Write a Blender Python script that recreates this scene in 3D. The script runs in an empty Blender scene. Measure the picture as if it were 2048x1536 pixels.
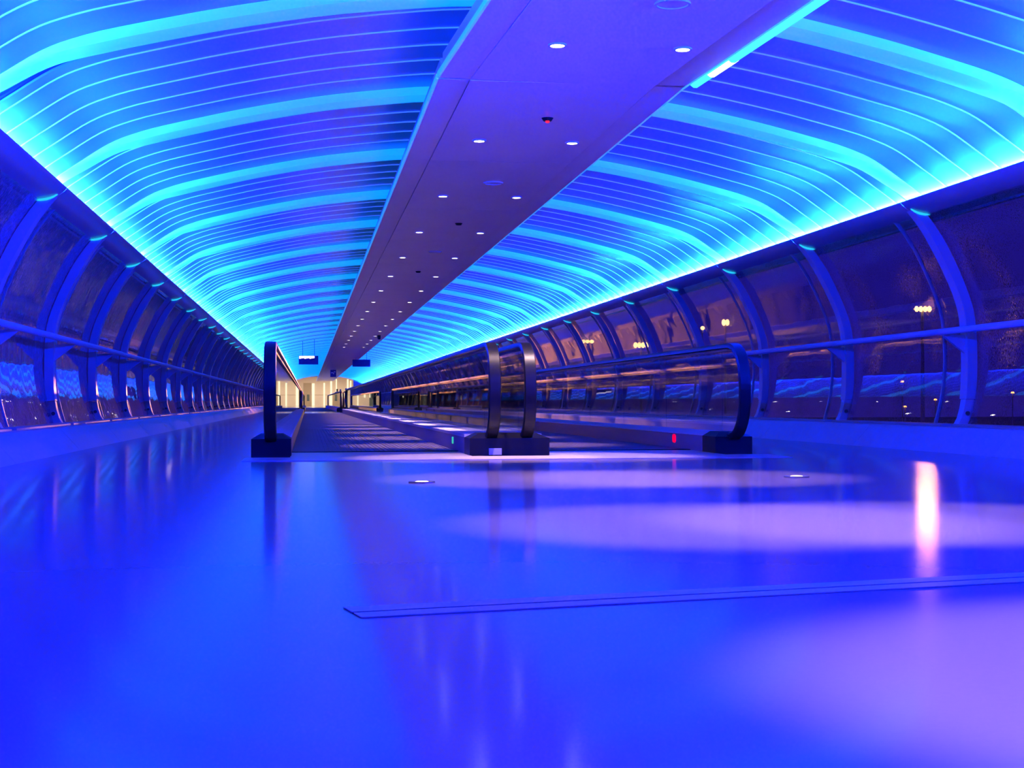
import bpy, bmesh, math, random
from math import sin, cos, pi, radians
from mathutils import Matrix, Vector
random.seed(7)
sc = bpy.context.scene
C = sc.collection

# ------------------------------------------------------------------ camera
# world: x right of the tunnel axis, y along the tunnel, z up; metres
cam = bpy.data.cameras.new('camera')
cam_o = bpy.data.objects.new('camera', cam)
C.objects.link(cam_o)
YAW, PIT, ROL = 0.1389, 0.0120, -0.0020
cam.sensor_fit = 'HORIZONTAL'
cam.sensor_width = 36.0
cam.lens = 36.0 * 2918.7 / 2048.0
cam.clip_start, cam.clip_end = 0.05, 2000
cam_o.matrix_world = (Matrix.Translation((-1.6619, 0.0, 0.45)) @ Matrix.Rotation(-YAW, 4, 'Z')
                      @ Matrix.Rotation(pi / 2 + PIT, 4, 'X') @ Matrix.Rotation(ROL, 4, 'Z'))
sc.camera = cam_o

# ------------------------------------------------------------------ world: night sky
w = bpy.data.worlds.new('night_sky')
sc.world = w
w.use_nodes = True
w.node_tree.nodes['Background'].inputs[0].default_value = (0.06, 0.03, 1.0, 1)
w.node_tree.nodes['Background'].inputs[1].default_value = 0.29

sc.view_settings.view_transform = 'Standard'
sc.view_settings.look = 'None'
sc.view_settings.gamma = 1
sc.view_settings.exposure = 0.0
sc.view_settings.use_curve_mapping = False
try:
    sc.cycles.transparent_max_bounces = 16
    sc.cycles.max_bounces = 7
    sc.cycles.diffuse_bounces = 4
    sc.cycles.glossy_bounces = 3
    sc.cycles.transmission_bounces = 4
    sc.cycles.caustics_reflective = False
    sc.cycles.caustics_refractive = False
except Exception:
    pass

# ------------------------------------------------------------------ dimensions
SP = 3.0151                     # rib spacing
Y0 = 12.5908                    # first seam in the straight tunnel
KINK = Y0 - SP                  # the near end of the tunnel turns 3.3 degrees here
KA = 0.057
NB = 44
YE = Y0 + NB * SP               # end portal
def bay_y(j): return Y0 + j * SP
KM = Matrix.Translation((0, KINK, 0)) @ Matrix.Rotation(KA, 4, 'Z') @ Matrix.Translation((0, -KINK, 0))
def bay_matrix(j):
    m = Matrix.Translation((0, bay_y(j), 0))
    return KM @ m if j <= -2 else m

# ------------------------------------------------------------------ cove light (fluorescent tubes behind both coves)
COVE_COL = (0.0007, 0.0145, 1.0)
COVE_W = 92000.0                # per 40 m
def cove_light(side, y0, y1, near=False):
    ld = bpy.data.lights.new('cove_light', 'AREA')
    ld.shape = 'RECTANGLE'
    L = y1 - y0
    ld.size = 0.03
    ld.size_y = L
    ld.energy = COVE_W * L / 40.0
    ld.color = COVE_COL
    o = bpy.data.objects.new('cove_light', ld)
    C.objects.link(o)
    z = Vector((side * 0.6, 0, -0.8)); y = Vector((0, 1, 0)); x = y.cross(z)
    m = Matrix((x, y, z)).transposed().to_4x4()
    m.translation = (side * 3.72, (y0 + y1) / 2, 2.222)
    o.matrix_world = KM @ m if near else m
for s in (-1, 1):
    cove_light(s, 4.6 if s < 0 else 2.0, KINK, True)
    cove_light(s, KINK, 42)
    cove_light(s, 42, 92)
    cove_light(s, 92, YE)

# ------------------------------------------------------------------ sodium flood lamps on the apron to the right
SODIUM = (1.0, 0.36, 0.10)
def apron_light(loc, power, bearing=28.0, half_angle=11.0, soft=0.4):
    """flood head aimed at the tunnel side; bearing measured from -y towards -x"""
    ld = bpy.data.lights.new('apron_light', 'SPOT')
    ld.energy = power
    ld.color = SODIUM
    ld.shadow_soft_size = soft
    ld.spot_size = radians(2 * half_angle)
    ld.spot_blend = 0.15
    o = bpy.data.objects.new('apron_light', ld)
    C.objects.link(o)
    o.location = loc
    a = radians(bearing)
    d = Vector((-sin(a), -cos(a), -0.035))
    o.rotation_euler = d.to_track_quat('-Z', 'Y').to_euler()
    return o

# ------------------------------------------------------------------ materials
def mat(name, col, rough=0.5, metal=0.0, coat=0.0, coat_r=0.05, spec=0.5, noise=0.0, nscale=6.0, bump=0.0, emit=None, es=0.0):
    m = bpy.data.materials.new(name)
    m.use_nodes = True
    nt = m.node_tree
    b = nt.nodes['Principled BSDF']
    b.inputs['Base Color'].default_value = (*col, 1)
    b.inputs['Roughness'].default_value = rough
    b.inputs['Metallic'].default_value = metal
    b.inputs['Coat Weight'].default_value = coat
    b.inputs['Coat Roughness'].default_value = coat_r
    b.inputs['Specular IOR Level'].default_value = spec
    if emit:
        b.inputs['Emission Color'].default_value = (*emit, 1)
        b.inputs['Emission Strength'].default_value = es
    if noise or bump:
        tc = nt.nodes.new('ShaderNodeTexCoord')
        n = nt.nodes.new('ShaderNodeTexNoise')
        n.inputs['Scale'].default_value = nscale
        n.inputs['Detail'].default_value = 4
        nt.links.new(tc.outputs['Object'], n.inputs['Vector'])
        if noise:
            r = nt.nodes.new('ShaderNodeMapRange')
            r.inputs['To Min'].default_value = 1 - noise
            r.inputs['To Max'].default_value = 1 + noise
            nt.links.new(n.outputs['Fac'], r.inputs['Value'])
            mx = nt.nodes.new('ShaderNodeMix')
            mx.data_type = 'RGBA'; mx.blend_type = 'MULTIPLY'
            mx.inputs['Factor'].default_value = 1
            mx.inputs['A'].default_value = (*col, 1)
            nt.links.new(r.outputs['Result'], mx.inputs['B'])
            nt.links.new(mx.outputs['Result'], b.inputs['Base Color'])
        if bump:
            bp = nt.nodes.new('ShaderNodeBump')
            bp.inputs['Strength'].default_value = bump
            bp.inputs['Distance'].default_value = 0.02
            nt.links.new(n.outputs['Fac'], bp.inputs['Height'])
            nt.links.new(bp.outputs['Normal'], b.inputs['Normal'])
    return m

def emat(name, col, s):
    m = bpy.data.materials.new(name)
    m.use_nodes = True
    nt = m.node_tree
    nt.nodes.clear()
    e = nt.nodes.new('ShaderNodeEmission')
    e.inputs[0].default_value = (*col, 1)
    e.inputs[1].default_value = s
    o = nt.nodes.new('ShaderNodeOutputMaterial')
    nt.links.new(e.outputs[0], o.inputs[0])
    return m

def glass(name, tint, rough=0.0, wave=0.0, wscale=(1, 1, 1), film=0.0, film_col=(0.5, 0.4, 0.4), f0=0.04, drops=0.0):
    """thin pane: transparent + reflection by angle, optional wavy surface and condensation film"""
    m = bpy.data.materials.new(name)
    m.use_nodes = True
    nt = m.node_tree
    nt.nodes.clear()
    N = nt.nodes.new; L = nt.links.new
    tr = N('ShaderNodeBsdfTransparent'); tr.inputs[0].default_value = (*tint, 1)
    gl = N('ShaderNodeBsdfGlossy'); gl.inputs['Color'].default_value = (1, 1, 1, 1); gl.inputs['Roughness'].default_value = rough
    lw = N('ShaderNodeLayerWeight'); lw.inputs['Blend'].default_value = 0.5
    pw = N('ShaderNodeMath'); pw.operation = 'POWER'; pw.inputs[1].default_value = 5
    L(lw.outputs['Facing'], pw.inputs[0])
    ma = N('ShaderNodeMath'); ma.operation = 'MULTIPLY_ADD'; ma.inputs[1].default_value = 1 - f0; ma.inputs[2].default_value = f0
    L(pw.outputs[0], ma.inputs[0])
    base = tr
    tc = N('ShaderNodeTexCoord')
    if film:
        df = N('ShaderNodeBsdfTranslucent'); df.inputs[0].default_value = (*film_col, 1)
        d2 = N('ShaderNodeBsdfDiffuse'); d2.inputs[0].default_value = (*film_col, 1)
        ad = N('ShaderNodeMixShader'); ad.inputs[0].default_value = 0.5
        L(df.outputs[0], ad.inputs[1]); L(d2.outputs[0], ad.inputs[2])
        mp = N('ShaderNodeMapping'); mp.inputs['Scale'].default_value = (9, 9, 5)
        L(tc.outputs['Object'], mp.inputs[0])
        ns = N('ShaderNodeTexNoise'); ns.inputs['Scale'].default_value = 3.0; ns.inputs['Detail'].default_value = 6; ns.inputs['Roughness'].default_value = 0.75
        L(mp.outputs[0], ns.inputs['Vector'])
        mr = N('ShaderNodeMapRange'); mr.inputs['From Min'].default_value = 0.42; mr.inputs['From Max'].default_value = 0.72
        mr.inputs['To Min'].default_value = film * 0.4; mr.inputs['To Max'].default_value = film * 2.2
        L(ns.outputs['Fac'], mr.inputs['Value'])
        mf = N('ShaderNodeMixShader'); L(mr.outputs[0], mf.inputs[0]); L(tr.outputs[0], mf.inputs[1]); L(ad.outputs[0], mf.inputs[2])
        base = mf
    if drops:
        rf = N('ShaderNodeBsdfRefraction'); rf.inputs['Color'].default_value = (1, 1, 1, 1); rf.inputs['Roughness'].default_value = 0.25; rf.inputs['IOR'].default_value = 1.30
        mp3 = N('ShaderNodeMapping'); mp3.inputs['Scale'].default_value = (1, 1, 0.55)
        L(tc.outputs['Object'], mp3.inputs[0])
        vo = N('ShaderNodeTexVoronoi'); vo.inputs['Scale'].default_value = 75
        L(mp3.outputs[0], vo.inputs['Vector'])
        big = N('ShaderNodeTexNoise'); big.inputs['Scale'].default_value = 1.6; big.inputs['Detail'].default_value = 3
        L(tc.outputs['Object'], big.inputs['Vector'])
        sb = N('ShaderNodeMath'); sb.operation = 'SUBTRACT'
        L(big.outputs['Fac'], sb.inputs[0]); L(vo.outputs['Distance'], sb.inputs[1])
        m3 = N('ShaderNodeMapRange'); m3.inputs['From Min'].default_value = 0.10; m3.inputs['From Max'].default_value = 0.30
        m3.inputs['To Min'].default_value = 0.0; m3.inputs['To Max'].default_value = drops
        L(sb.outputs[0], m3.inputs['Value'])
        md = N('ShaderNodeMixShader'); L(m3.outputs[0], md.inputs[0]); L(base.outputs[0], md.inputs[1]); L(rf.outputs[0], md.inputs[2])
        base = md
    if wave:
        mp2 = N('ShaderNodeMapping'); mp2.inputs['Scale'].default_value = wscale
        L(tc.outputs['Object'], mp2.inputs[0])
        n2 = N('ShaderNodeTexNoise'); n2.inputs['Scale'].default_value = 1.0; n2.inputs['Detail'].default_value = 2
        L(mp2.outputs[0], n2.inputs['Vector'])
        bp = N('ShaderNodeBump'); bp.inputs['Strength'].default_value = 1.0; bp.inputs['Distance'].default_value = wave
        L(n2.outputs['Fac'], bp.inputs['Height'])
        L(bp.outputs[0], gl.inputs['Normal'])
    mx = N('ShaderNodeMixShader')
    L(ma.outputs[0], mx.inputs[0]); L(base.outputs[0], mx.inputs[1]); L(gl.outputs[0], mx.inputs[2])
    o = N('ShaderNodeOutputMaterial'); L(mx.outputs[0], o.inputs[0])
    return m

M = {}
M['floor'] = mat('polished_floor', (0.27, 0.215, 0.30), 0.45, spec=0.12, coat=1.0, coat_r=0.12, noise=0.05, nscale=60)
M['panel'] = mat('ceiling_panel_enamel', (0.30, 0.29, 0.30), 0.24, spec=0.8, noise=0.05, nscale=1.5)
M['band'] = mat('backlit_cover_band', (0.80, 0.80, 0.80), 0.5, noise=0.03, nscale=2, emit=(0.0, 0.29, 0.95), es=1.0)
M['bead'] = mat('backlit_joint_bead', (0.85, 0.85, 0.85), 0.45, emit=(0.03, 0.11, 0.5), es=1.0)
M['dark_gap'] = mat('dark_gap', (0.02, 0.02, 0.025), 0.6)
M['backing'] = mat('ceiling_backing', (0.35, 0.35, 0.37), 0.7)
M['fascia'] = mat('fascia_enamel', (0.32, 0.26, 0.33), 0.33, spec=0.6, coat=0.3, coat_r=0.15, noise=0.06, nscale=3)
M['rib'] = mat('rib_enamel', (0.45, 0.36, 0.44), 0.45, noise=0.06, nscale=4)
M['foot'] = mat('foot_bracket_paint', (0.52, 0.42, 0.5), 0.5, noise=0.08, nscale=12)
M['bolt'] = mat('bolt_steel', (0.08, 0.07, 0.08), 0.4, metal=0.8)
M['sill'] = mat('sill_metal', (0.35, 0.3, 0.34), 0.4, metal=0.4)
M['curb'] = mat('curb_vinyl', (0.42, 0.34, 0.42), 0.5, coat=0.2, coat_r=0.3, noise=0.10, nscale=14)
M['rail'] = mat('rail_coated', (0.50, 0.44, 0.55), 0.5, spec=0.3)
M['spine'] = mat('spine_metal', (0.88, 0.66, 0.66), 0.32, metal=0.1, spec=0.6, noise=0.08, nscale=1.2)
M['spine_lip'] = mat('lip_painted_glow', (0.85, 0.85, 0.85), 0.5, emit=(0.0, 0.25, 0.8), es=1.0)  # cyan glow painted on the lip in place of light it catches
M['rubber'] = mat('handrail_rubber', (0.005, 0.0045, 0.006), 0.36, spec=0.15)
M['guide'] = mat('handrail_guide_steel', (0.10, 0.10, 0.11), 0.45, metal=0.6)
M['black'] = mat('black_plastic', (0.004, 0.0035, 0.005), 0.5, spec=0.12)
M['deck'] = mat('deck_aluminium', (0.55, 0.5, 0.62), 0.6, spec=0.25, noise=0.06, nscale=8)
M['skirt'] = mat('skirt_steel', (0.20, 0.16, 0.22), 0.55, spec=0.3, noise=0.05, nscale=8)
M['pallet'] = mat('pallet_aluminium', (0.13, 0.10, 0.15), 0.6, spec=0.3)
M['plate'] = mat('landing_plate_steel', (0.52, 0.46, 0.52), 0.33, metal=0.3, noise=0.06, nscale=20)
M['joint_metal'] = mat('joint_metal', (0.6, 0.52, 0.6), 0.35, metal=0.5)
M['label'] = mat('paper_label', (0.5, 0.5, 0.55), 0.6)
M['cream'] = mat('cream_wall', (0.70, 0.60, 0.46), 0.6, noise=0.06, nscale=1.0)
M['beige'] = mat('beige_panel', (0.42, 0.33, 0.22), 0.6, noise=0.05, nscale=1.0)
M['greydoor'] = mat('grey_green_door', (0.10, 0.13, 0.12), 0.4)
M['sign_blue'] = mat('sign_blue', (0.01, 0.02, 0.20), 0.4)
M['sign_white'] = mat('sign_white', (0.8, 0.8, 0.8), 0.5)
M['hang'] = mat('hanger_steel', (0.2, 0.2, 0.22), 0.4, metal=0.6)
M['ring'] = mat('bezel_white', (0.6, 0.55, 0.6), 0.4)
M['asphalt'] = mat('apron_asphalt', (0.03, 0.026, 0.025), 0.75, noise=0.2, nscale=0.2)
M['mast'] = mat('mast_galvanised', (0.45, 0.42, 0.4), 0.5, metal=0.3)
M['cloth'] = mat('dark_clothing', (0.015, 0.014, 0.02), 0.8)
M['hair'] = mat('dark_hair', (0.012, 0.01, 0.01), 0.6)
M['build'] = mat('building_cladding', (0.35, 0.27, 0.24), 0.7, noise=0.12, nscale=0.6)
M['e_down'] = emat('downlight_lens', (1.0, 0.93, 0.78), 18)
M['e_floor'] = emat('floor_lamp_lens', (1.0, 0.72, 0.62), 5)
M['e_red'] = emat('red_signal_lens', (1.0, 0.0, 0.06), 1.4)
M['e_green'] = emat('green_signal_lens', (0.05, 0.55, 0.5), 0.9)
M['e_redled'] = emat('red_led', (1.0, 0.01, 0.05), 2.5)
M['e_slit'] = emat('leak_glow_strip', (0.02, 0.55, 1.0), 1.1)  # painted glow for cove light leaking past the rib tops
M['e_cyan'] = emat('cyan_tube', (0.06, 0.75, 1.0), 1.5)
M['e_cyan_hot'] = emat('cyan_tube_hot', (0.75, 1.0, 1.0), 1.6)
M['e_text'] = emat('display_text', (1.0, 0.75, 0.88), 3)
M['e_tube'] = emat('warm_white_tube', (1.0, 0.88, 0.58), 1.3)
M['e_sodium'] = emat('sodium_lamp', (1.0, 0.60, 0.18), 7)
M['e_amber'] = emat('amber_lamp', (1.0, 0.42, 0.08), 6)
M['glass_wall_l'] = glass('glazing_pane', (0.78, 0.72, 0.74), 0.012, 0.0045, (1.4, 1.4, 1.1), film=0.55, film_col=(0.66, 0.40, 0.6))
M['glass_wall_r'] = glass('glazing_pane_wet', (0.86, 0.82, 0.84), 0.012, 0.0035, (1.2, 1.2, 1.0), film=0.008, film_col=(0.55, 0.42, 0.45), drops=0.75)
M['glass_bal'] = glass('balustrade_glass', (0.80, 0.86, 0.90), 0.0, 0.0, f0=0.07)

# ------------------------------------------------------------------ mesh helpers
class MB:
    def __init__(s): s.v = []; s.f = []; s.m = []
    def quad(s, a, b, c, d, mi=0):
        n = len(s.v); s.v += [a, b, c, d]; s.f.append((n, n + 1, n + 2, n + 3)); s.m.append(mi)
    def box(s, x0, x1, y0, y1, z0, z1, mi=0):
        n = len(s.v)
        s.v += [(x0, y0, z0), (x1, y0, z0), (x1, y1, z0), (x0, y1, z0), (x0, y0, z1), (x1, y0, z1), (x1, y1, z1), (x0, y1, z1)]
        for f in ((0, 3, 2, 1), (4, 5, 6, 7), (0, 1, 5, 4), (1, 2, 6, 5), (2, 3, 7, 6), (3, 0, 4, 7)):
            s.f.append(tuple(n + i for i in f)); s.m.append(mi)
    def extrude(s, poly, y0, y1, mi=0, caps=True):
        """closed polygon of (x, z), extruded along y"""
        n = len(s.v); k = len(poly)
        s.v += [(x, y0, z) for x, z in poly] + [(x, y1, z) for x, z in poly]
        for i in range(k):
            j = (i + 1) % k
            s.f.append((n + i, n + j, n + k + j, n + k + i)); s.m.append(mi)
        if caps:
            s.f.append(tuple(n + i for i in range(k - 1, -1, -1))); s.m.append(mi)
            s.f.append(tuple(n + k + i for i in range(k))); s.m.append(mi)
    def strip(s, pa, pb, y0, y1, mi=0):
        """solid strip between two polylines (x, z) extruded along y; quads so concave shapes stay clean"""
        n = len(s.v); k = len(pa)
        for y in (y0, y1):
            s.v += [(x, y, z) for x, z in pa] + [(x, y, z) for x, z in pb]
        A0, B0, A1, B1 = n, n + k, n + 2 * k, n + 3 * k
        for i in range(k - 1):
            for f in ((A0 + i, A0 + i + 1, B0 + i + 1, B0 + i), (A1 + i, B1 + i, B1 + i + 1, A1 + i + 1),
                      (A0 + i, A1 + i, A1 + i + 1, A0 + i + 1), (B0 + i, B0 + i + 1, B1 + i + 1, B1 + i)):
                s.f.append(f); s.m.append(mi)
        for i in (0, k - 1):
            s.f.append((A0 + i, B0 + i, B1 + i, A1 + i)); s.m.append(mi)
    def disc(s, cx, cy, z0, z1, r, n=20, mi=0, r2=None):
        r2 = r if r2 is None else r2
        b = len(s.v)
        s.v += [(cx + r * cos(2 * pi * i / n), cy + r * sin(2 * pi * i / n), z0) for i in range(n)]
        s.v += [(cx + r2 * cos(2 * pi * i / n), cy + r2 * sin(2 * pi * i / n), z1) for i in range(n)]
        for i in range(n):
            j = (i + 1) % n
            s.f.append((b + i, b + j, b + n + j, b + n + i)); s.m.append(mi)
        s.f.append(tuple(b + i for i in range(n - 1, -1, -1))); s.m.append(mi)
        s.f.append(tuple(b + n + i for i in range(n))); s.m.append(mi)
    def ring(s, cx, cy, z0, z1, r0, r1, n=24, mi=0):
        b = len(s.v)
        for r, z in ((r0, z0), (r1, z0), (r1, z1), (r0, z1)):
            s.v += [(cx + r * cos(2 * pi * i / n), cy + r * sin(2 * pi * i / n), z) for i in range(n)]
        for q in range(4):
            for i in range(n):
                j = (i + 1) % n; p = (q + 1) % 4
                s.f.append((b + q * n + i, b + q * n + j, b + p * n + j, b + p * n + i)); s.m.append(mi)
    def tube(s, pts, r, n=10, mi=0):
        b = len(s.v); k = len(pts)
        for i, p in enumerate(pts):
            p = Vector(p)
            d = (Vector(pts[min(i + 1, k - 1)]) - Vector(pts[max(i - 1, 0)])).normalized()
            up = Vector((0, 0, 1)) if abs(d.z) < 0.9 else Vector((1, 0, 0))
            a = d.cross(up).normalized(); c = a.cross(d)
            s.v += [tuple(p + r * (cos(2 * pi * q / n) * a + sin(2 * pi * q / n) * c)) for q in range(n)]
        for i in range(k - 1):
            for q in range(n):
                t = (q + 1) % n
                s.f.append((b + i * n + q, b + i * n + t, b + (i + 1) * n + t, b + (i + 1) * n + q)); s.m.append(mi)
        s.f.append(tuple(b + q for q in range(n - 1, -1, -1))); s.m.append(mi)
        s.f.append(tuple(b + (k - 1) * n + q for q in range(n))); s.m.append(mi)
    def mesh(s, name, mats, smooth=False, angle=35):
        me = bpy.data.meshes.new(name)
        me.from_pydata(s.v, [], s.f)
        bm = bmesh.new(); bm.from_mesh(me)
        bmesh.ops.remove_doubles(bm, verts=bm.verts, dist=1e-5)
        bmesh.ops.recalc_face_normals(bm, faces=bm.faces)
        bm.to_mesh(me); bm.free()
        if not isinstance(mats, (list, tuple)): mats = [mats]
        for m in mats: me.materials.append(M[m] if isinstance(m, str) else m)
        if len(mats) > 1 and len(me.polygons) == len(s.m):
            for p, mi in zip(me.polygons, s.m): p.material_index = mi
        if smooth:
            for p in me.polygons: p.use_smooth = True
            me.set_sharp_from_angle(angle=radians(angle))
        return me

def link(name, me, parent=None, mw=None):
    o = bpy.data.objects.new(name, me)
    C.objects.link(o)
    if parent is not None: o.parent = parent
    if mw is not None: o.matrix_local = mw
    return o
def tag(o, label=None, cat=None, group=None, kind=None):
    if label: o['label'] = label
    if cat: o['category'] = cat
    if group: o['group'] = group
    if kind: o['kind'] = kind
    return o
def empty(name, loc=(0, 0, 0)):
    o = bpy.data.objects.new(name, None)
    C.objects.link(o); o.location = loc
    o.empty_display_size = 0.1
    return o
def mirror(poly, s): return [(s * x, z) for x, z in poly]
def offset(pl, d):
    """offset an (x, z) polyline sideways by d"""
    out = []
    for i, p in enumerate(pl):
        a = pl[max(i - 1, 0)]; b = pl[min(i + 1, len(pl) - 1)]
        tx, tz = b[0] - a[0], b[1] - a[1]
        l = math.hypot(tx, tz)
        out.append((p[0] - tz / l * d, p[1] + tx / l * d))
    return out
def dense(pl, k=4):
    """Catmull-Rom resampling of a polyline"""
    out = []
    for i in range(len(pl) - 1):
        p0 = pl[max(i - 1, 0)]; p1 = pl[i]; p2 = pl[i + 1]; p3 = pl[min(i + 2, len(pl) - 1)]
        for q in range(k):
            t = q / k
            out.append(tuple(0.5 * (2 * b + (c - a) * t + (2 * a - 5 * b + 4 * c - d) * t * t + (3 * b - a - 3 * c + d) * t ** 3)
                             for a, b, c, d in zip(p0, p1, p2, p3)))
    out.append(pl[-1])
    return out

# ------------------------------------------------------------------ floor
mb = MB()
mb.box(-3.99, 4.6, -6.0, YE + 16, -0.15, 0.0)
floor = tag(link('floor', mb.mesh('floor', 'floor')), 'polished blue-lit floor of the tunnel walkway', kind='structure')
# expansion joint crossing the floor at a slant, two metal strips with a dark gap
jp, jd = Vector((-2.35, 2.957, 0)), Vector((1.665, 0.355, 0)).normalized()
def joint_piece(name, w0, w1, h, m):
    b = MB(); b.box(0, 3.6, w0, w1, 0.0005, h)
    ang = math.atan2(jd.y, jd.x)
    st = 0.80
    return link(name, b.mesh(name, m), floor, Matrix.Translation(jp + jd * st) @ Matrix.Rotation(ang, 4, 'Z'))
joint_piece('joint_strip', 0.008, 0.085, 0.003, 'joint_metal')
joint_piece('joint_strip', -0.075, -0.008, 0.003, 'joint_metal')
joint_piece('joint_gap', -0.008, 0.008, 0.0015, 'dark_gap')

# ------------------------------------------------------------------ ceiling vault
CP = [(0.0, 3.13), (0.6, 3.108), (0.91, 3.083), (1.44, 3.018), (1.82, 2.953), (2.2, 2.876), (2.45, 2.818), (2.70, 2.757),
      (2.93, 2.697), (3.1, 2.640), (3.22, 2.590), (3.34, 2.522), (3.5, 2.413), (3.60, 2.345), (3.70, 2.275), (3.78, 2.215)]
half = dense(CP, 2)
prof = [(-x, z) for x, z in half[:0:-1]] + half
mb = MB()
up = [(x, z + 0.16) for x, z in prof]
lo = [(x, z + 0.10) for x, z in prof]
mb.strip(lo, up, KINK, YE)
ceiling = tag(link('ceiling', mb.mesh('ceiling', 'backing', True)), 'vaulted ceiling of curved blue-lit metal panels', kind='structure')
nb = MB(); nb.strip(lo, up, -6, KINK)
link('vault_shell', nb.mesh('vault_shell', 'backing', True), ceiling, KM)
LN = [0.012, 0.21, 0.70, 1.19, 1.675, 2.165, 2.665]
def arch(y0, y1, zlo, zhi, m, name):
    b = MB()
    b.strip([(x, z + zlo) for x, z in prof], [(x, z + zhi) for x, z in prof], y0, y1)
    return b.mesh(name, m, True)
P_ME = [arch(LN[i] + 0.002, LN[i + 1] - 0.002, 0.0, 0.02, 'panel', 'ceiling_panel') for i in range(6)]
# cover band: softly bowed strip standing proud of the panels
b = MB()
ys = [2.668, 2.69, 2.75, 2.83, 2.91, 2.97, 2.992]
dz = [0.0, -0.060, -0.074, -0.080, -0.076, -0.060, 0.0]
k = len(prof)
def taper(x): return max(0.0, min(1.0, (3.72 - abs(x)) / 0.75))
for y, d in zip(ys, dz): b.v += [(x, y, z + d * taper(x) - 0.004) for x, z in prof]
for i in range(len(ys) - 1):
    for q in range(k - 1):
        b.f.append((i * k + q, i * k + q + 1, (i + 1) * k + q + 1, (i + 1) * k + q)); b.m.append(0)
n0 = len(b.v)
b.v += [(x, ys[0], z + 0.03) for x, z in prof] + [(x, ys[-1], z + 0.03) for x, z in prof]
for q in range(k - 1):
    b.f.append((q, n0 + q, n0 + q + 1, q + 1)); b.m.append(0)
    e = (len(ys) - 1) * k
    b.f.append((e + q, e + q + 1, n0 + k + q + 1, n0 + k + q)); b.m.append(0)
    b.f.append((n0 + q, n0 + k + q, n0 + k + q + 1, n0 + q + 1)); b.m.append(0)
BAND_ME = b.mesh('cover_band', 'band', True, 50)
BEAD_ME = [arch(LN[i] - 0.007, LN[i] + 0.007, -0.008, 0.012, 'bead', 'joint_bead') for i in range(1, 6)]
GAP_ME = arch(-0.022, 0.012, 0.015, 0.03, 'dark_gap', 'seam_gap')
for j in range(-2, NB):
    m = bay_matrix(j)
    for me in P_ME: link('ceiling_panel', me, ceiling, m)
    link('cover_band', BAND_ME, ceiling, m)
    for me in BEAD_ME: link('joint_bead', me, ceiling, m)
    link('seam_gap', GAP_ME, ceiling, m)

# ------------------------------------------------------------------ side walls: ribs, glazing, fascia
RI = dense([(3.705, 2.215), (3.79, 2.12), (3.88, 2.0), (3.97, 1.85), (4.054, 1.694), (4.12, 1.56), (4.177, 1.431), (4.22, 1.30),
      (4.243, 1.185), (4.256, 1.0), (4.259, 0.8), (4.255, 0.62), (4.243, 0.465)], 2)
RO = dense([(3.93, 2.135), (4.0, 2.12), (4.09, 2.0), (4.17, 1.89), (4.25, 1.73), (4.31, 1.59), (4.367, 1.44), (4.41, 1.31),
      (4.436, 1.186), (4.453, 1.0), (4.455, 0.8), (4.45, 0.62), (4.436, 0.465)], 2)
RO = [(0.47 * a[0] + 0.53 * b_[0], 0.47 * a[1] + 0.53 * b_[1]) for a, b_ in zip(RO, RI)]
GL = [(x + 0.006, z) for x, z in RO if z > 0.9] + [(4.359 - (z - 0.853) ** 2 / 3.8, z) for z in (0.853, 0.80, 0.74, 0.66, 0.58, 0.5, 0.42, 0.34, 0.27, 0.205)]
FA = dense([(3.655, 2.245), (3.675, 2.222), (3.72, 2.185), (3.78, 2.158), (3.85, 2.142), (3.94, 2.130), (4.03, 2.12)], 2)
CURB = [(3.773, 0.0), (3.945, 0.195), (3.965, 0.212), (4.0, 0.215), (4.62, 0.215), (4.62, -0.1), (3.773, -0.1)]
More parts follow.
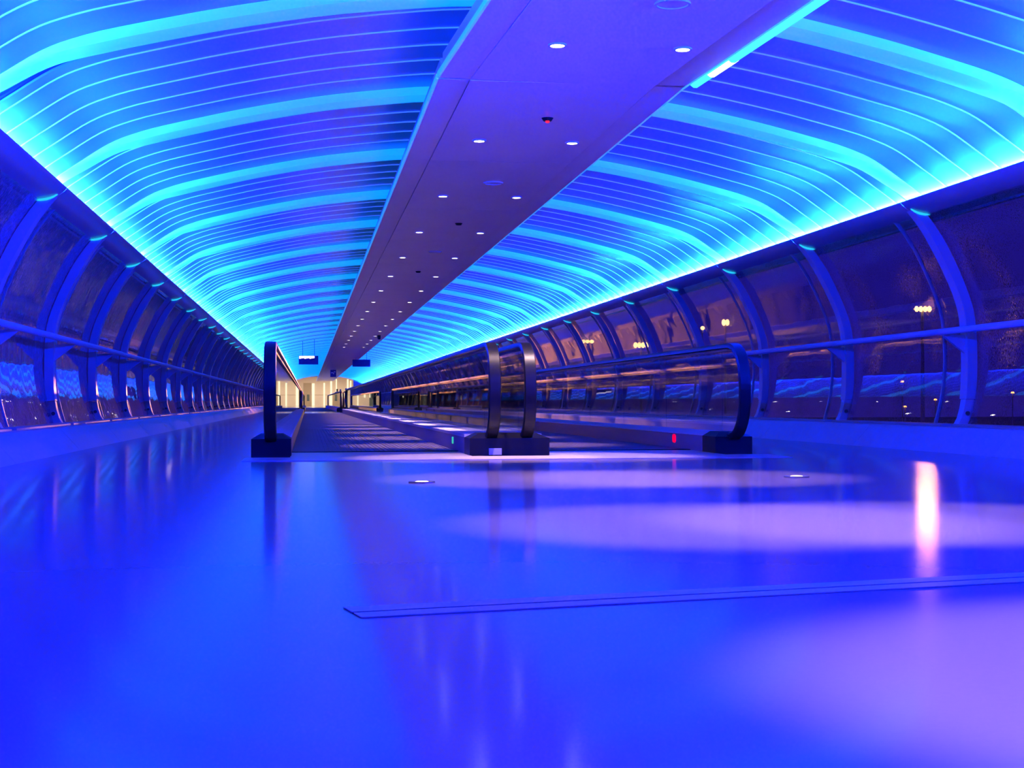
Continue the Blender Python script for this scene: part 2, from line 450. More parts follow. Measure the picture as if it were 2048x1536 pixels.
def wall(s, name, gm):
    S = 'left' if s < 0 else 'right'
    b = MB()
    # trough box behind the fascia: the continuous head beam that carries ribs and glazing
    b.strip(mirror([(3.80, 2.36), (4.05, 2.36), (4.05, 2.105)], s), mirror([(3.80, 2.40), (4.10, 2.40), (4.10, 2.105)], s), KINK - SP, YE)
    wl = tag(link(name, b.mesh(name, 'fascia')), S + ' tunnel wall of curved glazing between bowed ribs', kind='structure')
    def mk(nm, f, m, smooth=True, angle=35):
        bb = MB(); f(bb); return bb.mesh(nm, m, smooth, angle)
    rib_me = mk('rib', lambda q: q.strip(mirror(RI, s), mirror(RO, s), -0.07, 0.07), 'rib')
    foot_me = mk('foot_bracket', lambda q: q.strip(mirror([(4.246, 0.462), (4.232, 0.38), (4.205, 0.29), (4.10 + 0.06, 0.212)], s),
                 mirror([(4.345, 0.462), (4.325, 0.38), (4.29, 0.29), (4.255, 0.212)], s), -0.05, 0.05), 'foot', False)
    def bolt(q):
        n = 12; cx, cz, r = s * 4.262, 0.335, 0.020
        i0 = len(q.v)
        for y in (-0.062, -0.048): q.v += [(cx + r * cos(2 * pi * t / n), y, cz + r * sin(2 * pi * t / n)) for t in range(n)]
        for t in range(n):
            q.f.append((i0 + t, i0 + (t + 1) % n, i0 + n + (t + 1) % n, i0 + n + t)); q.m.append(0)
        q.f.append(tuple(i0 + t for t in range(n))); q.m.append(0)
    bolt_me = mk('bolt', bolt, 'bolt', False)
    pane = [mk('glazing_pane', lambda q, a=a, c=c: q.strip(mirror(GL, s), mirror(offset(GL, 0.012), s), a, c), gm) for a, c in ((0.03, 0.62), (0.64, SP - 0.03))]
    mull = mk('glazing_bar', lambda q: q.strip(mirror(offset(GL, -0.012), s), mirror(offset(GL, 0.02), s), 0.618, 0.642), 'sill')
    fas = mk('fascia_panel', lambda q: q.strip(mirror(FA, s), mirror(offset(FA, 0.010), s), 0.004, SP - 0.004), 'fascia')
    slit_p = [(3.722, 2.178), (3.76, 2.158), (3.81, 2.142), (3.86, 2.132), (3.905, 2.128)]
    slit_w = [0.003, 0.010, 0.013, 0.010, 0.002]
    slit = mk('leak_glow_strip', lambda q: q.strip(mirror([(x, z + h) for (x, z), h in zip(slit_p, slit_w)], s),
              mirror([(x, z - h) for (x, z), h in zip(slit_p, slit_w)], s), -0.082, -0.068), 'e_slit', False)
    sill = mk('window_sill', lambda q: q.extrude(mirror([(4.08, 0.213), (4.08, 0.232), (4.10, 0.240), (4.21, 0.240), (4.235, 0.213)], s), 0.10, SP - 0.10), 'sill', False)
    for j in range(-2, NB):
        m = bay_matrix(j)
        link('rib', rib_me, wl, m)
        f = link('foot_bracket', foot_me, wl, m)
        if j < 16: link('bolt', bolt_me, f)
        for pm in pane: link('glazing_pane', pm, wl, m)
        link('glazing_bar', mull, wl, m)
        link('fascia_panel', fas, wl, m)
        link('leak_glow_strip', slit, wl, m)
        link('window_sill', sill, wl, m)
    link('rib', rib_me, wl, bay_matrix(NB))
    return wl
wl = wall(-1, 'wall_left', 'glass_wall_l')
wr = wall(1, 'wall_right', 'glass_wall_r')
for s, nm in ((-1, 'baseboard_left'), (1, 'baseboard_right')):
    b = MB(); b.extrude(mirror([(x + 0.006, z - 0.006) for x, z in CURB], s), KINK - 3 * SP, YE)
    cb = tag(link(nm, b.mesh(nm, 'dark_gap')), ('left' if s < 0 else 'right') + ' sloping kerb skirting along the glazing', kind='structure')
    q = MB(); q.extrude(mirror(CURB, s), 0.003, SP - 0.003)
    me = q.mesh('kerb_panel', 'curb')
    for j in range(-4, NB):
        m = Matrix.Translation((0, bay_y(j) + (1.5 if j < NB - 1 else 0.0), 0))
        link('kerb_panel', me, cb, m)

# unseen wall added beside the camera to shade the near left floor
b = MB(); b.box(-2.95, -2.66, -4.0, 4.1, 0.0, 2.95)
tag(link('wall_shade', b.mesh('wall_shade', mat('shade_wall_dark', (0.05, 0.045, 0.06), 0.7))), 'unseen dark wall added to shade the floor at the tunnel mouth', kind='structure')

# wall handrails
for s in (-1, 1):
    S = 'left' if s < 0 else 'right'
    X = s * 4.05
    h = empty('handrail', (X, KINK, 0))
    tag(h, 'long tubular steel handrail along the %s glazed wall' % S, 'handrail')
    b = MB(); b.tube([(0, 0, 1.075), (0, YE - KINK, 1.075)], 0.031, 12)
    link('rail_tube', b.mesh('rail_tube', 'rail', True), h)
    b = MB()
    b.extrude([(s * x, z) for x, z in [(-0.012, 1.05), (0.235, 0.86), (0.235, 1.04), (0.02, 1.065)]], -0.02, 0.02)
    me = b.mesh('rail_bracket', 'rib')
    for j in range(-1, NB):
        link('rail_bracket', me, h, Matrix.Translation((0, bay_y(j) - KINK, 0)))

# ------------------------------------------------------------------ ceiling spine (suspended soffit)
SZ = 2.5436
b = MB(); b.box(-0.80, 0.80, KINK - 0.06, YE + 6, SZ + 0.03, SZ + 0.16)
spine = tag(link('ceiling_spine', b.mesh('ceiling_spine', 'spine')), 'flat metal soffit spine running down the middle of the ceiling', kind='structure')
PS = 3.1706
def spine_near(): return Matrix.Translation((0, 0, 0))
cp = MB(); cp.box(-0.615, 0.615, 0.004, PS - 0.004, SZ - 0.004, SZ + 0.03)
c_me = cp.mesh('soffit_panel', 'spine')
e_l = MB(); e_l.box(-0.822, -0.621, 0.002, PS - 0.002, SZ, SZ + 0.03); el_me = e_l.mesh('edge_panel', 'spine')
e_r = MB(); e_r.box(0.621, 0.822, 0.002, PS - 0.002, SZ, SZ + 0.03); er_me = e_r.mesh('edge_panel', 'spine')
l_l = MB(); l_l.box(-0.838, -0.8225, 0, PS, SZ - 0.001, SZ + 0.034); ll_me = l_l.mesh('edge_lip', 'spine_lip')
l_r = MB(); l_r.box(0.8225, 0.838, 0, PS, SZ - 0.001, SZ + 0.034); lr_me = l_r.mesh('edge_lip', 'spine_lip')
SY0 = 9.42
n = int((YE + 5 - SY0) / PS)
for j in range(n):
    m = Matrix.Translation((0, SY0 + j * PS, 0))
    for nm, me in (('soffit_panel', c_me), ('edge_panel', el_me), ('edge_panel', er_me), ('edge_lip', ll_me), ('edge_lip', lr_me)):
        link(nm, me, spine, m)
KS = Matrix.Translation((0, SY0, 0)) @ Matrix.Rotation(KA, 4, 'Z')
for j in (1, 2, 3):
    m = KS @ Matrix.Translation((0, -j * PS, 0))
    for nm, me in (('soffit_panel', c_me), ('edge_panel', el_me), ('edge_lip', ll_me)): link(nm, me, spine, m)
    b = MB(); b.box(0.621, 0.822, 0.002, PS - 0.002, SZ, SZ + 0.03)
    link('edge_panel', b.mesh('edge_panel', 'spine'), spine, m)
    b = MB(); b.box(-0.80, 0.80, 0, PS, SZ + 0.03, SZ + 0.16)
    link('spine_core', b.mesh('spine_core', 'spine'), spine, m)
# exposed cyan tube tray where the lip is missing on the near right edge
b = MB()
b.tube([(0.865, -9.0, SZ + 0.012), (0.865, -0.12, SZ + 0.012)], 0.040, 10)
link('tube_light', b.mesh('tube_light', 'e_cyan', True), spine, KS)
b = MB(); b.tube([(0.868, -0.85, SZ + 0.010), (0.868, -0.45, SZ + 0.010)], 0.0405, 10)
link('tube_light', b.mesh('tube_light', 'e_cyan_hot', True), spine, KS)
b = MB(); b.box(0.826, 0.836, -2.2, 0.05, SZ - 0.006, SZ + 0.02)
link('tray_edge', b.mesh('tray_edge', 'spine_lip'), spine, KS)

# downlights, two rows
ORD = ['nearest', 'second', 'third', 'fourth', 'fifth', 'sixth', 'seventh', 'eighth', 'ninth', 'tenth', 'eleventh', 'twelfth',
       'thirteenth', 'fourteenth', 'fifteenth', 'sixteenth', 'seventeenth', 'eighteenth', 'nineteenth', 'twentieth']
bz = MB(); bz.ring(0, 0, -0.010, 0.004, 0.042, 0.056); bz_me = bz.mesh('bezel', 'ring', True)
ln = MB(); ln.disc(0, 0, -0.006, 0.0, 0.042); ln_me = ln.mesh('lens', 'e_down')
def spot(o, power, ang=50, blend=0.55):
    ld = bpy.data.lights.new('downlight_beam', 'SPOT')
    ld.energy = power; ld.color = (1.0, 0.66, 0.66)
    ld.spot_size = radians(ang); ld.spot_blend = blend; ld.shadow_soft_size = 0.04
    q = bpy.data.objects.new('downlight_beam', ld); C.objects.link(q)
    q.parent = o; q.location = (0, 0, -0.03)
DLY = 11.5717
def downlight(x, y, side, k):
    d = empty('downlight', (x, y, SZ - 0.004))
    tag(d, '%s round warm downlight in the %s row of the soffit' % (ORD[k], side), 'downlight', 'downlights in the soffit spine')
    link('bezel', bz_me, d); link('lens', ln_me, d)
    spot(d, 500.0)
for k in range(16):
    if k == 0: xs, y = (-0.215, 0.538), 8.40
    else: xs, y = (-0.3055, 0.450), DLY + (k - 1) * PS
    downlight(xs[0], y, 'left', k); downlight(xs[1], y, 'right', k)
# the same fittings go on over the camera
for y in (5.25, 2.1, -1.0):
    for x0 in (-0.12, 0.63):
        ld = bpy.data.lights.new('downlight_beam', 'SPOT')
        ld.energy = 500; ld.color = (1.0, 0.66, 0.66); ld.spot_size = radians(50); ld.spot_blend = 0.55; ld.shadow_soft_size = 0.04
        q = bpy.data.objects.new('downlight_beam', ld); C.objects.link(q); q.location = (x0 + (5.25 - y) * KA, y, SZ - 0.04)

# smoke detectors and round speaker grilles between the downlights
for k, (x, y) in enumerate(((0.088, 10.6), (0.088, 17.0), (0.088, 23.35))):
    d = empty('smoke_detector', (x, y, SZ - 0.004))
    tag(d, '%s small dark smoke detector on the soffit spine%s' % (ORD[k], ' with a red light' if k == 0 else ''), 'smoke detector', 'smoke detectors on the soffit')
    b = MB(); b.disc(0, 0, -0.022, 0.0, 0.030, 16, r2=0.045); link('housing', b.mesh('housing', 'black', True), d)
    if k == 0:
        b = MB(); b.disc(0, 0, -0.034, -0.020, 0.013, 12, r2=0.016); link('indicator', b.mesh('indicator', 'e_redled'), d)
for k, (x, y) in enumerate(((0.235, 7.45), (0.09, 13.8), (0.09, 20.25))):
    d = empty('ceiling_speaker', (x, y, SZ - 0.004))
    tag(d, '%s flush round speaker grille in the soffit spine' % ORD[k], 'speaker', 'speaker grilles in the soffit')
    b = MB(); b.ring(0, 0, -0.010, 0.002, 0.082, 0.096); link('rim', b.mesh('rim', 'ring', True), d)
    b = MB(); b.disc(0, 0, -0.003, 0.001, 0.082); link('grille', b.mesh('grille', 'spine'), d)

# ------------------------------------------------------------------ moving walkways
def sweep_newel(y0, y1, rise=True, k=14):
    """handrail path in (y, z): top run with a D-shaped newel at both ends"""
    zc, bz_, a, ex = 0.535, 0.372, 0.40, 2.45
    def arc(yc, sgn):
        out = []
        for i in range(k + 1):
            t = pi / 2 - i * pi / k
            cy, sz = cos(t), sin(t)
            out.append((yc - sgn * a * abs(cy) ** (2 / ex), zc + bz_ * (1 if sz >= 0 else -1) * abs(sz) ** (2 / ex)))
        return out
    A = arc(y0 + a, 1); B = arc(y1 - a, -1)
    return A, B
def belt(b, path, w, t, flip=1):
    """rounded flat belt following (y, z) path; profile across x, thickness outwards"""
    pr = [(-w / 2, -t * .1), (-w / 2, -t * .6), (-w * .42, -t), (w * .42, -t), (w / 2, -t * .6), (w / 2, -t * .1), (w * .36, 0), (-w * .36, 0)]
    n0 = len(b.v); K = len(pr)
    for i, (y, z) in enumerate(path):
        a = path[max(i - 1, 0)]; c = path[min(i + 1, len(path) - 1)]
        ty, tz = c[0] - a[0], c[1] - a[1]; l = math.hypot(ty, tz)
        ny, nz = -tz / l * flip, ty / l * flip      # outward
        for x, d in pr: b.v.append((x, y - ny * d, z - nz * d))
    for i in range(len(path) - 1):
        for q in range(K):
            r = (q + 1) % K
            b.f.append((n0 + i * K + q, n0 + i * K + r, n0 + (i + 1) * K + r, n0 + (i + 1) * K + q)); b.m.append(0)
    b.f.append(tuple(n0 + q for q in range(K))); b.m.append(0)
    e = n0 + (len(path) - 1) * K
    b.f.append(tuple(e + q for q in range(K - 1, -1, -1))); b.m.append(0)

def walkway(lane, y0, y1, label, detail=True, yb=0.0):
    """lane = -1 left, +1 right; outer balustrade at |x|=1.965, inner one at |x|=0.147"""
    s = lane
    X = s * 1.065
    t = empty('moving_walkway', (X, y0, 0))
    tag(t, label, 'moving walkway')
    L = y1 - y0
    def loc(x): return s * x - X
    for (xg, xi, xo, base_front) in ((1.965, 1.80, 2.125, 0.30 + yb), (0.147, 0.335, 0.0, 0.17 + yb)):
        gx = loc(xg)
        A, B = sweep_newel(0.0, L)
        path = [(A[-1][0] + 0.25, A[-1][1])] + A[::-1]
        path += [(y, A[0][1]) for y in [A[0][0] + (B[0][0] - A[0][0]) * q / 8 for q in range(1, 8)]] + B + [(B[-1][0] - 0.25, B[-1][1])]
        b = MB(); belt(b, path, 0.100, 0.045, 1)
        for i in range(len(b.v)): b.v[i] = (b.v[i][0] + gx, b.v[i][1], b.v[i][2])
        hr = link('handrail', b.mesh('handrail', 'rubber', True, 50), t)
        b = MB(); belt(b, path[1:-1], 0.045, 0.022, -1)
        for i in range(len(b.v)): b.v[i] = (b.v[i][0] + gx, b.v[i][1], b.v[i][2])
        link('handrail_guide', b.mesh('handrail_guide', 'guide', True, 50), hr)
        # end glass inside the newel curve
        for AA in (A, B):
            q = MB()
            ic = sum(p[0] for p in AA) / len(AA)
            ye = AA[0][0] + (0.25 if AA is A else -0.25)
            ring_ = [(p[0] + (0.025 if AA is A else -0.025), 0.535 + (p[1] - 0.535) * 0.95) for p in AA]
            poly = ring_ + [(ye, ring_[-1][1]), (ye, ring_[0][1])]
            n0 = len(q.v); K = len(poly)
            for dx in (-0.006, 0.006): q.v += [(gx + dx, y, z) for y, z in poly]
            q.f.append(tuple(range(n0, n0 + K))); q.m.append(0)
            q.f.append(tuple(range(n0 + 2 * K - 1, n0 + K - 1, -1))); q.m.append(0)
            for i in range(K):
                j = (i + 1) % K
                q.f.append((n0 + i, n0 + K + i, n0 + K + j, n0 + j)); q.m.append(0)
            link('glass_panel', q.mesh('glass_panel', 'glass_bal'), t)
        ya, yz = A[0][0] + 0.26, B[0][0] - 0.26
        npan = max(1, round((yz - ya) / 2.0)); pl = (yz - ya) / npan
        q = MB(); q.box(gx - 0.006, gx + 0.006, 0.004, pl - 0.004, 0.165, 0.886)
        pm = q.mesh('glass_panel', 'glass_bal')
        for i in range(npan): link('glass_panel', pm, t, Matrix.Translation((0, ya + i * pl, 0)))
        # deck cladding: sloped aluminium caps either side of the glass, steel skirts below
        xa, xb = sorted((loc(xi), loc(xo)))
        dk = []
        yd0, yd1 = base_front + 0.42, L - 0.45
        nd = max(1, round((yd1 - yd0) / 3.0)); dl = (yd1 - yd0) / nd
        q = MB(); q.extrude([(xa + 0.004, 0.145), (xa + 0.012, 0.158), (gx - 0.02 if gx - xa > 0.02 else xa, 0.186), (gx + 0.02 if xb - gx > 0.02 else xb, 0.186), (xb - (0.012 if xg > 1 or s < 0 else 0.0) * 1, 0.158), (xb - 0.004, 0.145)]
                  if xg > 1 else [(xa, 0.145), (xa, 0.172), (xb, 0.172), (xb, 0.145)], 0.0015, dl - 0.0015)
        dm = q.mesh('deck_panel', 'deck')
        for i in range(nd): link('deck_panel', dm, t, Matrix.Translation((0, yd0 + i * dl, 0)))
        q = MB(); q.box(xa + 0.01, xb - 0.01 if xg > 1 else xb, yd0, yd1, 0.0, 0.146)
        sk = link('skirt', q.mesh('skirt', 'skirt'), t)
        # black newel base with sloping cap
        for fr, bk in ((base_front, base_front + 0.42), (L - base_front, L - base_front - 0.42)):
            q = MB(); y_0, y_1 = min(fr, bk), max(fr, bk)
            q.box(xa, xb, y_0, y_1, 0.0, 0.145)
            n0 = len(q.v); i_ = 0.14 if fr < bk else 0
            j_ = 0.0 if fr < bk else 0.14
            xm0, xm1 = (xa + 0.07, xb - 0.07) if xg > 1 else ((xa + 0.09, xb) if s < 0 else (xa, xb - 0.09))
            q.v += [(xa, y_0, .145), (xb, y_0, .145), (xb, y_1, .145), (xa, y_1, .145),
                    (xm0, y_0 + i_ * .9, .185), (xm1, y_0 + i_ * .9, .185), (xm1, y_1 - j_ * .9, .185), (xm0, y_1 - j_ * .9, .185)]
            for f in ((4, 5, 6, 7), (0, 1, 5, 4), (1, 2, 6, 5), (2, 3, 7, 6), (3, 0, 4, 7)):
                q.f.append(tuple(n0 + z for z in f)); q.m.append(0)
            nbase = link('newel_base', q.mesh('newel_base', 'black'), t)
            if detail and fr == base_front:
                q = MB(); 
                if xg < 1 and s < 0:
                    q.box(loc(0.175), loc(0.068), fr - 0.003, fr, 0.008, 0.062)
                    link('paper_label', q.mesh('paper_label', 'label'), nbase)
        if detail and xg > 1 and s > 0:
            q = MB(); n0 = 0; cy, cz = 13.62 - y0, 0.095
            yz_ = [(cy + 0.060 * (1 if cos(a) > 0 else -1) * abs(cos(a)) ** .7, cz + 0.040 * (1 if sin(a) > 0 else -1) * abs(sin(a)) ** .7) for a in [2 * pi * i / 20 for i in range(20)]]
            x_in = xa + 0.01
            q.v += [(x_in - 0.006, y, z) for y, z in yz_] + [(x_in + 0.002, y, z) for y, z in yz_]
            q.f.append(tuple(range(20))); q.m.append(0)
            for i in range(20): q.f.append((i, 20 + i, 20 + (i + 1) % 20, (i + 1) % 20)); q.m.append(0)
            tag(link('signal_lamp', q.mesh('signal_lamp', 'e_red'), sk), 'glowing red signal lamp in the skirt')
        if detail and xg < 1 and s < 0:
            q = MB(); q.box(xa + 0.002, xa + 0.012, 13.49 - y0, 13.58 - y0, 0.06, 0.122)
            tag(link('signal_lamp', q.mesh('signal_lamp', 'e_green'), sk), 'dim green signal lamp in the skirt')
    # pallets and landing plates
    xa, xb = sorted((loc(1.805), loc(0.33)))
    for (pa, pb) in ((-0.62 + yb, 1.25), (L - 1.25, L + 0.5)):
        q = MB(); q.box(xa, xb, pa, pb, 0.0005, 0.004); link('landing_plate', q.mesh('landing_plate', 'plate'), t)
    if detail:
        xc, xd = sorted((loc(2.16), loc(0.0)))
        q = MB(); q.box(xc, xd, -0.66 + yb, -0.02 + yb, 0.0005, 0.0055); link('threshold_plate', q.mesh('threshold_plate', 'plate'), t)
    q = MB(); q.box(xa, xb, 1.15, 1.27, 0.004, 0.010); link('comb', q.mesh('comb', 'black'), t)
    q = MB()
    ng = 36; gw = (xb - xa) / ng
    for i in range(ng): q.box(xa + i * gw + gw * .2, xa + (i + 1) * gw - gw * .2, 0.004, 0.396, 0.004, 0.008)
    q.box(xa, xb, 0.002, 0.398, -0.01, 0.004)
    pm = q.mesh('pallet', 'pallet')
    npal = int((L - 2.6) / 0.4)
    nind = min(npal, 26 if detail else 4)
    for i in range(nind): link('pallet', pm, t, Matrix.Translation((0, 1.27 + i * 0.4, 0)))
    if npal > nind:
        q = MB()
        for i in range(nind, npal): q.box(xa, xb, 1.272 + i * 0.4, 1.668 + i * 0.4, -0.01, 0.006)
        tag(link('pallet_band', q.mesh('pallet_band', 'pallet'), t), kind='stuff')
    return t
walkway(-1, 11.86, 58.0, 'left moving walkway with glass balustrades, seen down its dark pallets')
walkway(1, 11.86, 66.0, 'right moving walkway with a red signal lamp in its skirt')
walkway(-1, 68.0, 112.0, 'farther left moving walkway before the cream hall', False)
walkway(1, 76.0, 120.0, 'farther right moving walkway before the cream hall', False)

# recessed floor lamps
for x, y, lab in ((-1.034, 8.122, 'round recessed floor lamp in front of the left walkway'), (1.2, 8.323, 'round recessed floor lamp in front of the right walkway')):
    d = empty('floor_lamp', (x, y, 0)); tag(d, lab, 'floor lamp', 'recessed floor lamps')
    b = MB(); b.ring(0, 0, 0.0, 0.006, 0.045, 0.075); link('rim', b.mesh('rim', 'guide', True), d)
    b = MB(); b.disc(0, 0, 0.001, 0.008, 0.045, 20, r2=0.03); link('lens', b.mesh('lens', 'e_floor'), d)

# ------------------------------------------------------------------ hanging displays
def display(x0, x1, z0, z1, y, label, lit):
    xc = (x0 + x1) / 2
    d = empty('information_display', (xc, y, z0)); tag(d, label, 'display')
    w_, h_ = x1 - x0, z1 - z0
    b = MB(); b.box(-w_ / 2, w_ / 2, 0, 0.12, 0, h_); link('case', b.mesh('case', 'sign_blue'), d)
    for q in (-0.3, 0.3):
        b = MB(); b.tube([(q * w_, 0.06, h_), (q * w_, 0.06, 3.06 - z0)], 0.012, 6); link('hanger', b.mesh('hanger', 'hang'), d)
    if lit:
        b = MB(); n_ = 9; a0, a1 = -w_ / 2 + 0.02, w_ * 0.31
        for i in range(n_):
            u0 = a0 + (a1 - a0) * i / n_; u1 = a0 + (a1 - a0) * (i + .93) / n_
            zz = h_ * 0.70 + 0.012 * ((i * 7) % 3 - 1)
            b.box(u0, u1, -0.006, 0.0, zz, h_ * 0.97)
        link('lit_text', b.mesh('lit_text', 'e_text'), d)
display(-2.036, -1.244, 1.975, 2.33, 60.0, 'dark hanging display with a bright pink-white line of text', True)
display(0.44, 1.29, 2.13, 2.47, 70.0, 'plain blue back of a hanging display right of the spine', False)
d = empty('direction_sign', (-0.045, 95.0, 2.06)); tag(d, 'small dark blue direction sign with white mark below the spine', 'sign')
b = MB(); b.box(-0.19, 0.19, 0, 0.08, 0, 0.46); link('board', b.mesh('board', 'sign_blue'), d)
b = MB(); b.box(-0.14, 0.02, -0.005, 0, 0.24, 0.30); b.box(0.0, 0.06, -0.005, 0, 0.18, 0.26); b.box(0.04, 0.14, -0.005, 0, 0.30, 0.36)
link('white_mark', b.mesh('white_mark', 'sign_white'), d)
b = MB(); b.tube([(0, 0.04, 0.46), (0, 0.04, 0.485)], 0.02, 6); link('hanger', b.mesh('hanger', 'hang'), d)
d = empty('camera_housing', (0.55, 46.0, SZ - 0.004)); tag(d, 'small black camera housing under the soffit spine', 'camera')
b = MB(); b.box(-0.05, 0.05, -0.08, 0.08, -0.09, 0); link('bracket', b.mesh('bracket', 'black'), d)
b = MB(); b.disc(0, -0.02, -0.13, -0.08, 0.04, 14, r2=0.055); link('dome', b.mesh('dome', 'black', True), d)

# ------------------------------------------------------------------ end portal and cream hall
b = MB()
PX, PZ = 2.78, 2.80
def portal_top(x): return PZ + 0.17 * (1 - (x / PX) ** 2)
b.box(-4.7, -PX, YE, YE + 0.3, 0, 3.4); b.box(PX, 4.7, YE, YE + 0.3, 0, 3.4)
K = 12
for i in range(K):
    xa = -PX + 2 * PX * i / K; xb = -PX + 2 * PX * (i + 1) / K
    n0 = len(b.v); za, zb = portal_top(xa), portal_top(xb)
    b.v += [(xa, YE, za), (xb, YE, zb), (xb, YE, 3.4), (xa, YE, 3.4), (xa, YE + .3, za), (xb, YE + .3, zb), (xb, YE + .3, 3.4), (xa, YE + .3, 3.4)]
    for f in ((0, 1, 2, 3), (7, 6, 5, 4), (0, 4, 5, 1), (3, 2, 6, 7)): b.f.append(tuple(n0 + q for q in f)); b.m.append(0)
we = tag(link('wall_end', b.mesh('wall_end', 'fascia')), 'end wall with the wide portal into the cream hall', kind='structure')
b = MB(); HY = YE + 14
b.box(-4.7, 4.7, HY, HY + 0.2, -0.1, 4.2)
b.box(-4.9, -4.7, YE, HY + 0.2, -0.1, 4.2); b.box(4.7, 4.9, YE, HY + 0.2, -0.1, 4.2); b.box(-4.9, 4.9, YE + .3, HY + .2, 3.4, 3.6)
wb = tag(link('wall_back', b.mesh('wall_back', 'cream')), 'cream walls of the hall beyond the portal', kind='structure')
def hx(u, Y): return (u - 616.2) / 2918.7 * Y * 1.0 - 1.66 + 0.0
for u0, u1, za, zb in ((624, 629, 0.03, 2.45), (646.5, 649.5, 0.03, 2.5), (660, 663.5, 0.9, 3.0), (671, 673, 0.9, 2.9), (693, 696, 1.2, 2.9), (699, 701.5, 1.2, 2.75), (583, 586, 0.03, 2.2), (593, 595, 0.03, 2.2)):
    q = MB(); q.box(hx(u0, HY), hx(u1, HY), HY - 0.06, HY - 0.001, za, zb)
    link('tube_light', q.mesh('tube_light', 'e_tube'), wb)
q = MB(); q.box(hx(607, HY), hx(623, HY), HY - 0.03, HY - 0.001, 0.0, 2.5); link('wall_panel', q.mesh('wall_panel', 'beige'), wb)
q = MB(); q.box(hx(614, HY), hx(619, HY), HY - 0.05, HY - 0.031, 0.55, 1.25); link('notice', q.mesh('notice', 'greydoor'), wb)
q = MB(); q.box(hx(671, HY), hx(683, HY), HY - 0.05, HY - 0.001, 0.0, 1.35); link('door_leaf', q.mesh('door_leaf', 'greydoor'), wb)
q = MB(); q.box(-4.6, 4.6, HY - 0.02, HY - 0.0005, 1.18, 1.22); link('dado_line', q.mesh('dado_line', 'beige'), wb)
ld = bpy.data.lights.new('hall_light', 'AREA'); ld.shape = 'RECTANGLE'; ld.size = 6; ld.size_y = 10; ld.energy = 750; ld.color = (1.0, 0.84, 0.64)
o = bpy.data.objects.new('hall_light', ld); C.objects.link(o); o.location = (0, YE + 7, 3.35)

# three far people standing at the end of the walkways
def person(x, y, h, label):
    o = bpy.data.objects.new('person', None); C.objects.link(o); o.location = (x, y, 0)
    tag(o, label, 'person', 'people by the cream hall')
    k = h / 1.75
    pts = [((0, 0, .95), (.15, .11)), ((0, 0, 1.15), (.14, .10)), ((0, 0, 1.36), (.17, .11)), ((0, 0, 1.47), (.07, .06)), ((0, 0, 1.54), (.055, .055)), ((0, -.01, 1.62), (.08, .095)), ((0, 0, 1.72), (.065, .075)),
           ((-.10, 0, .88), (.09, .09)), ((-.11, 0, .48), (.06, .06)), ((-.11, .01, .08), (.045, .045)), ((-.11, -.12, .04), (.04, .035)),
           ((.10, 0, .88), (.09, .09)), ((.11, 0, .48), (.06, .06)), ((.11, .01, .08), (.045, .045)), ((.11, -.12, .04), (.04, .035)),
           ((-.20, 0, 1.40), (.06, .06)), ((-.25, .01, 1.12), (.045, .045)), ((-.24, -.06, .86), (.035, .035)), ((-.235, -.08, .77), (.03, .03)),
           ((.20, 0, 1.40), (.06, .06)), ((.25, .01, 1.12), (.045, .045)), ((.24, -.06, .86), (.035, .035)), ((.235, -.08, .77), (.03, .03))]
    ed = [(0, 1), (1, 2), (2, 3), (3, 4), (4, 5), (5, 6), (0, 7), (7, 8), (8, 9), (9, 10), (0, 11), (11, 12), (12, 13), (13, 14),
          (2, 15), (15, 16), (16, 17), (17, 18), (2, 19), (19, 20), (20, 21), (21, 22)]
    me = bpy.data.meshes.new('body')
    me.from_pydata([(p[0] * k, p[1] * k, p[2] * k) for p, r in pts], ed, [])
    me.materials.append(M['cloth'])
    bo = bpy.data.objects.new('body', me); C.objects.link(bo); bo.parent = o
    sk = bo.modifiers.new('skin', 'SKIN'); sk.use_smooth_shade = True
    for v, (p, r) in zip(me.skin_vertices[0].data, pts): v.radius = (r[0] * k, r[1] * k)
    me.skin_vertices[0].data[0].use_root = True
    sb = bo.modifiers.new('subdivision', 'SUBSURF'); sb.levels = 1; sb.render_levels = 1
    q = MB(); n_ = 14; rows = 6
    for i in range(rows):
        a = pi / 2 * i / rows; rr = .105 * cos(a); zz = 1.63 + .135 * sin(a)
        q.v += [(rr * cos(2 * pi * t / n_) * .92 * k, (rr * sin(2 * pi * t / n_) + .015) * k, zz * k) for t in range(n_)]
    q.v.append((0, .015 * k, 1.765 * k))
    for i in range(rows - 1):
        for t in range(n_): q.f.append((i * n_ + t, i * n_ + (t + 1) % n_, (i + 1) * n_ + (t + 1) % n_, (i + 1) * n_ + t)); q.m.append(0)
    for t in range(n_): q.f.append(((rows - 1) * n_ + t, (rows - 1) * n_ + (t + 1) % n_, rows * n_)); q.m.append(0)
    link('hair', q.mesh('hair', 'hair', True), o)
person(hx(673.5, 141), 141, 1.68, 'dark-clothed person at the far end, left of three')
person(hx(680, 142), 142, 1.66, 'dark-clothed person at the far end, middle of three')
person(hx(691, 140), 140, 1.74, 'dark-clothed person at the far end, right of three')

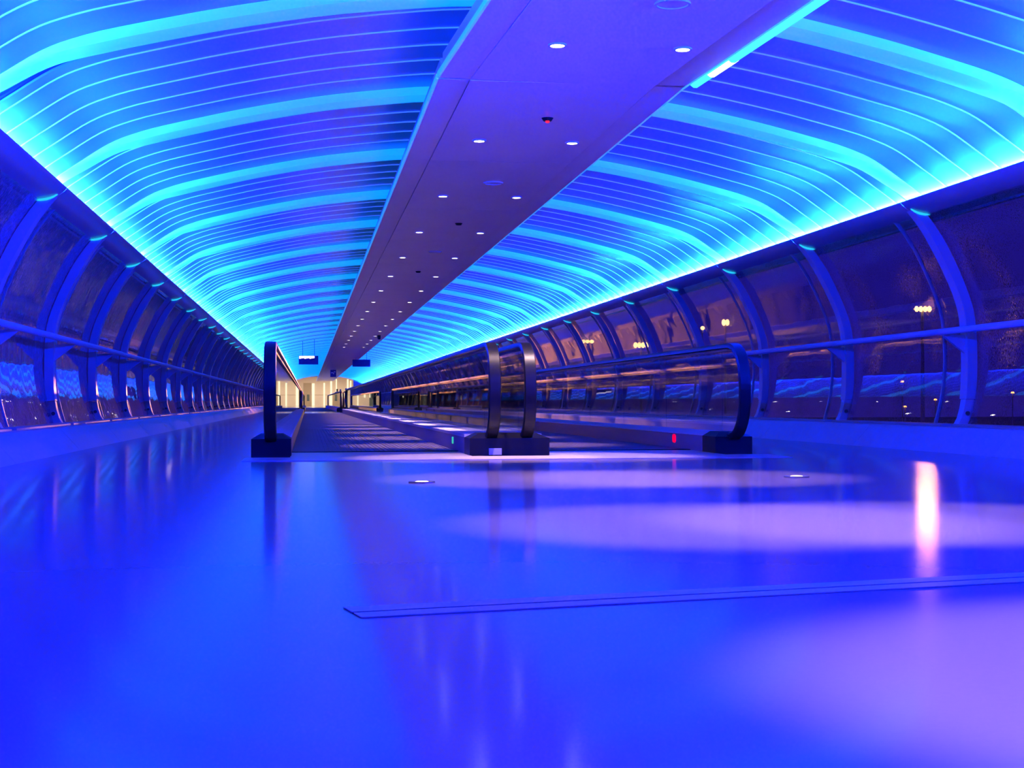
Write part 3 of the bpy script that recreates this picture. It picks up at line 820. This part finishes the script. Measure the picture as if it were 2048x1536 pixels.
# ------------------------------------------------------------------ outside: apron, flood masts, small lamps
b = MB(); b.box(-300, 300, -60, 420, -4.6, -4.5)
tag(link('ground', b.mesh('ground', 'asphalt')), 'dark apron ground outside the tunnel', kind='structure')
def mast(x, y, z, w_, h_, label, blobs, power, bearing=28.0, soft=0.4):
    d = empty('floodlight_mast', (x, y, -4.5)); tag(d, label, 'floodlight mast')
    b = MB(); H = z + 4.5
    b.disc(0, 0, 0, H, 0.16, 12, r2=0.09); link('pole', b.mesh('pole', 'mast', True), d)
    b = MB(); b.box(-w_ / 2, w_ / 2, 0.05, 0.15, H - 0.05, H + 0.05); cr = link('crossarm', b.mesh('crossarm', 'mast'), d)
    for q in range(blobs):
        u = -w_ / 2 + w_ * (q + .5) / blobs
        b = MB(); n0 = 0; N_ = 12
        rw = w_ / blobs * .55
        for rr, yy in ((1.0, -0.12), (0.75, -0.2), (0.0, -0.22)):
            b.v += [(u + rw * rr * cos(2 * pi * t / N_), yy, H + h_ / 2 * rr * sin(2 * pi * t / N_)) for t in range(N_)]
        for i in range(2):
            for t in range(N_): b.f.append((i * N_ + t, i * N_ + (t + 1) % N_, (i + 1) * N_ + (t + 1) % N_, (i + 1) * N_ + t)); b.m.append(0)
        link('lamp_head', b.mesh('lamp_head', 'e_sodium'), d)
    if power:
        apron_light((x, y - 0.6, z), power, bearing, 11.0, soft)
mast(42.0 * .9, 90, .45 + 6.6 * .9, 1.15, 0.38, 'tall floodlight mast with a wide amber head, nearest the right glazing', 4, 900, 18.0, 0.65)
mast(28.1 * 1.5, 150, .45 + 5.55 * 1.5, 0.8, 0.7, 'amber floodlight mast in the middle right window', 2, 1500000, 28.3)
mast(26.5 * 1.6, 160, .45 + 5.15 * 1.6, 0.45, 0.45, 'single small amber lamp on a mast beside a brighter one', 1, 0)
mast(22.0 * 1.5, 150, .45 + 3.93 * 1.5, 1.6, 0.62, 'broad bright amber floodlight mast above the middle balustrade', 4, 0)
mast(18.1 * 1.6, 160, .45 + 4.17 * 1.6, 1.9, 0.40, 'row of four amber floodlights, leftmost outside', 4, 100000, 25.6)
for k_, (dx, z, lab, r) in enumerate(((40.8, 1.4, 'amber lamp post level with the cyan reflection', .16), (41.0, -.4, 'lowest amber lamp post below the leftmost one', .14),
        (43.3, .1, 'amber lamp post between two wall ribs', .14), (49.2, .6, 'pair-lit amber lamp post right of the near rib', .15), (50.2, .1, 'small amber lamp post near the right frame edge', .1),
        (51.4, .1, 'rightmost small amber lamp post', .1))):
    d = empty('lamp_post', (dx * 1.1, 110, -4.5)); tag(d, lab, 'lamp post', 'small amber lamp posts on the apron')
    H = .45 + z * 1.1 + 4.5
    b = MB(); b.disc(0, 0, 0, H, 0.05, 8, r2=0.035); link('pole', b.mesh('pole', 'mast', True), d)
    b = MB(); b.disc(0, 0, H - r * .5, H + r * .3, r, 12, r2=r * .6); link('lantern', b.mesh('lantern', 'e_amber', True), d)
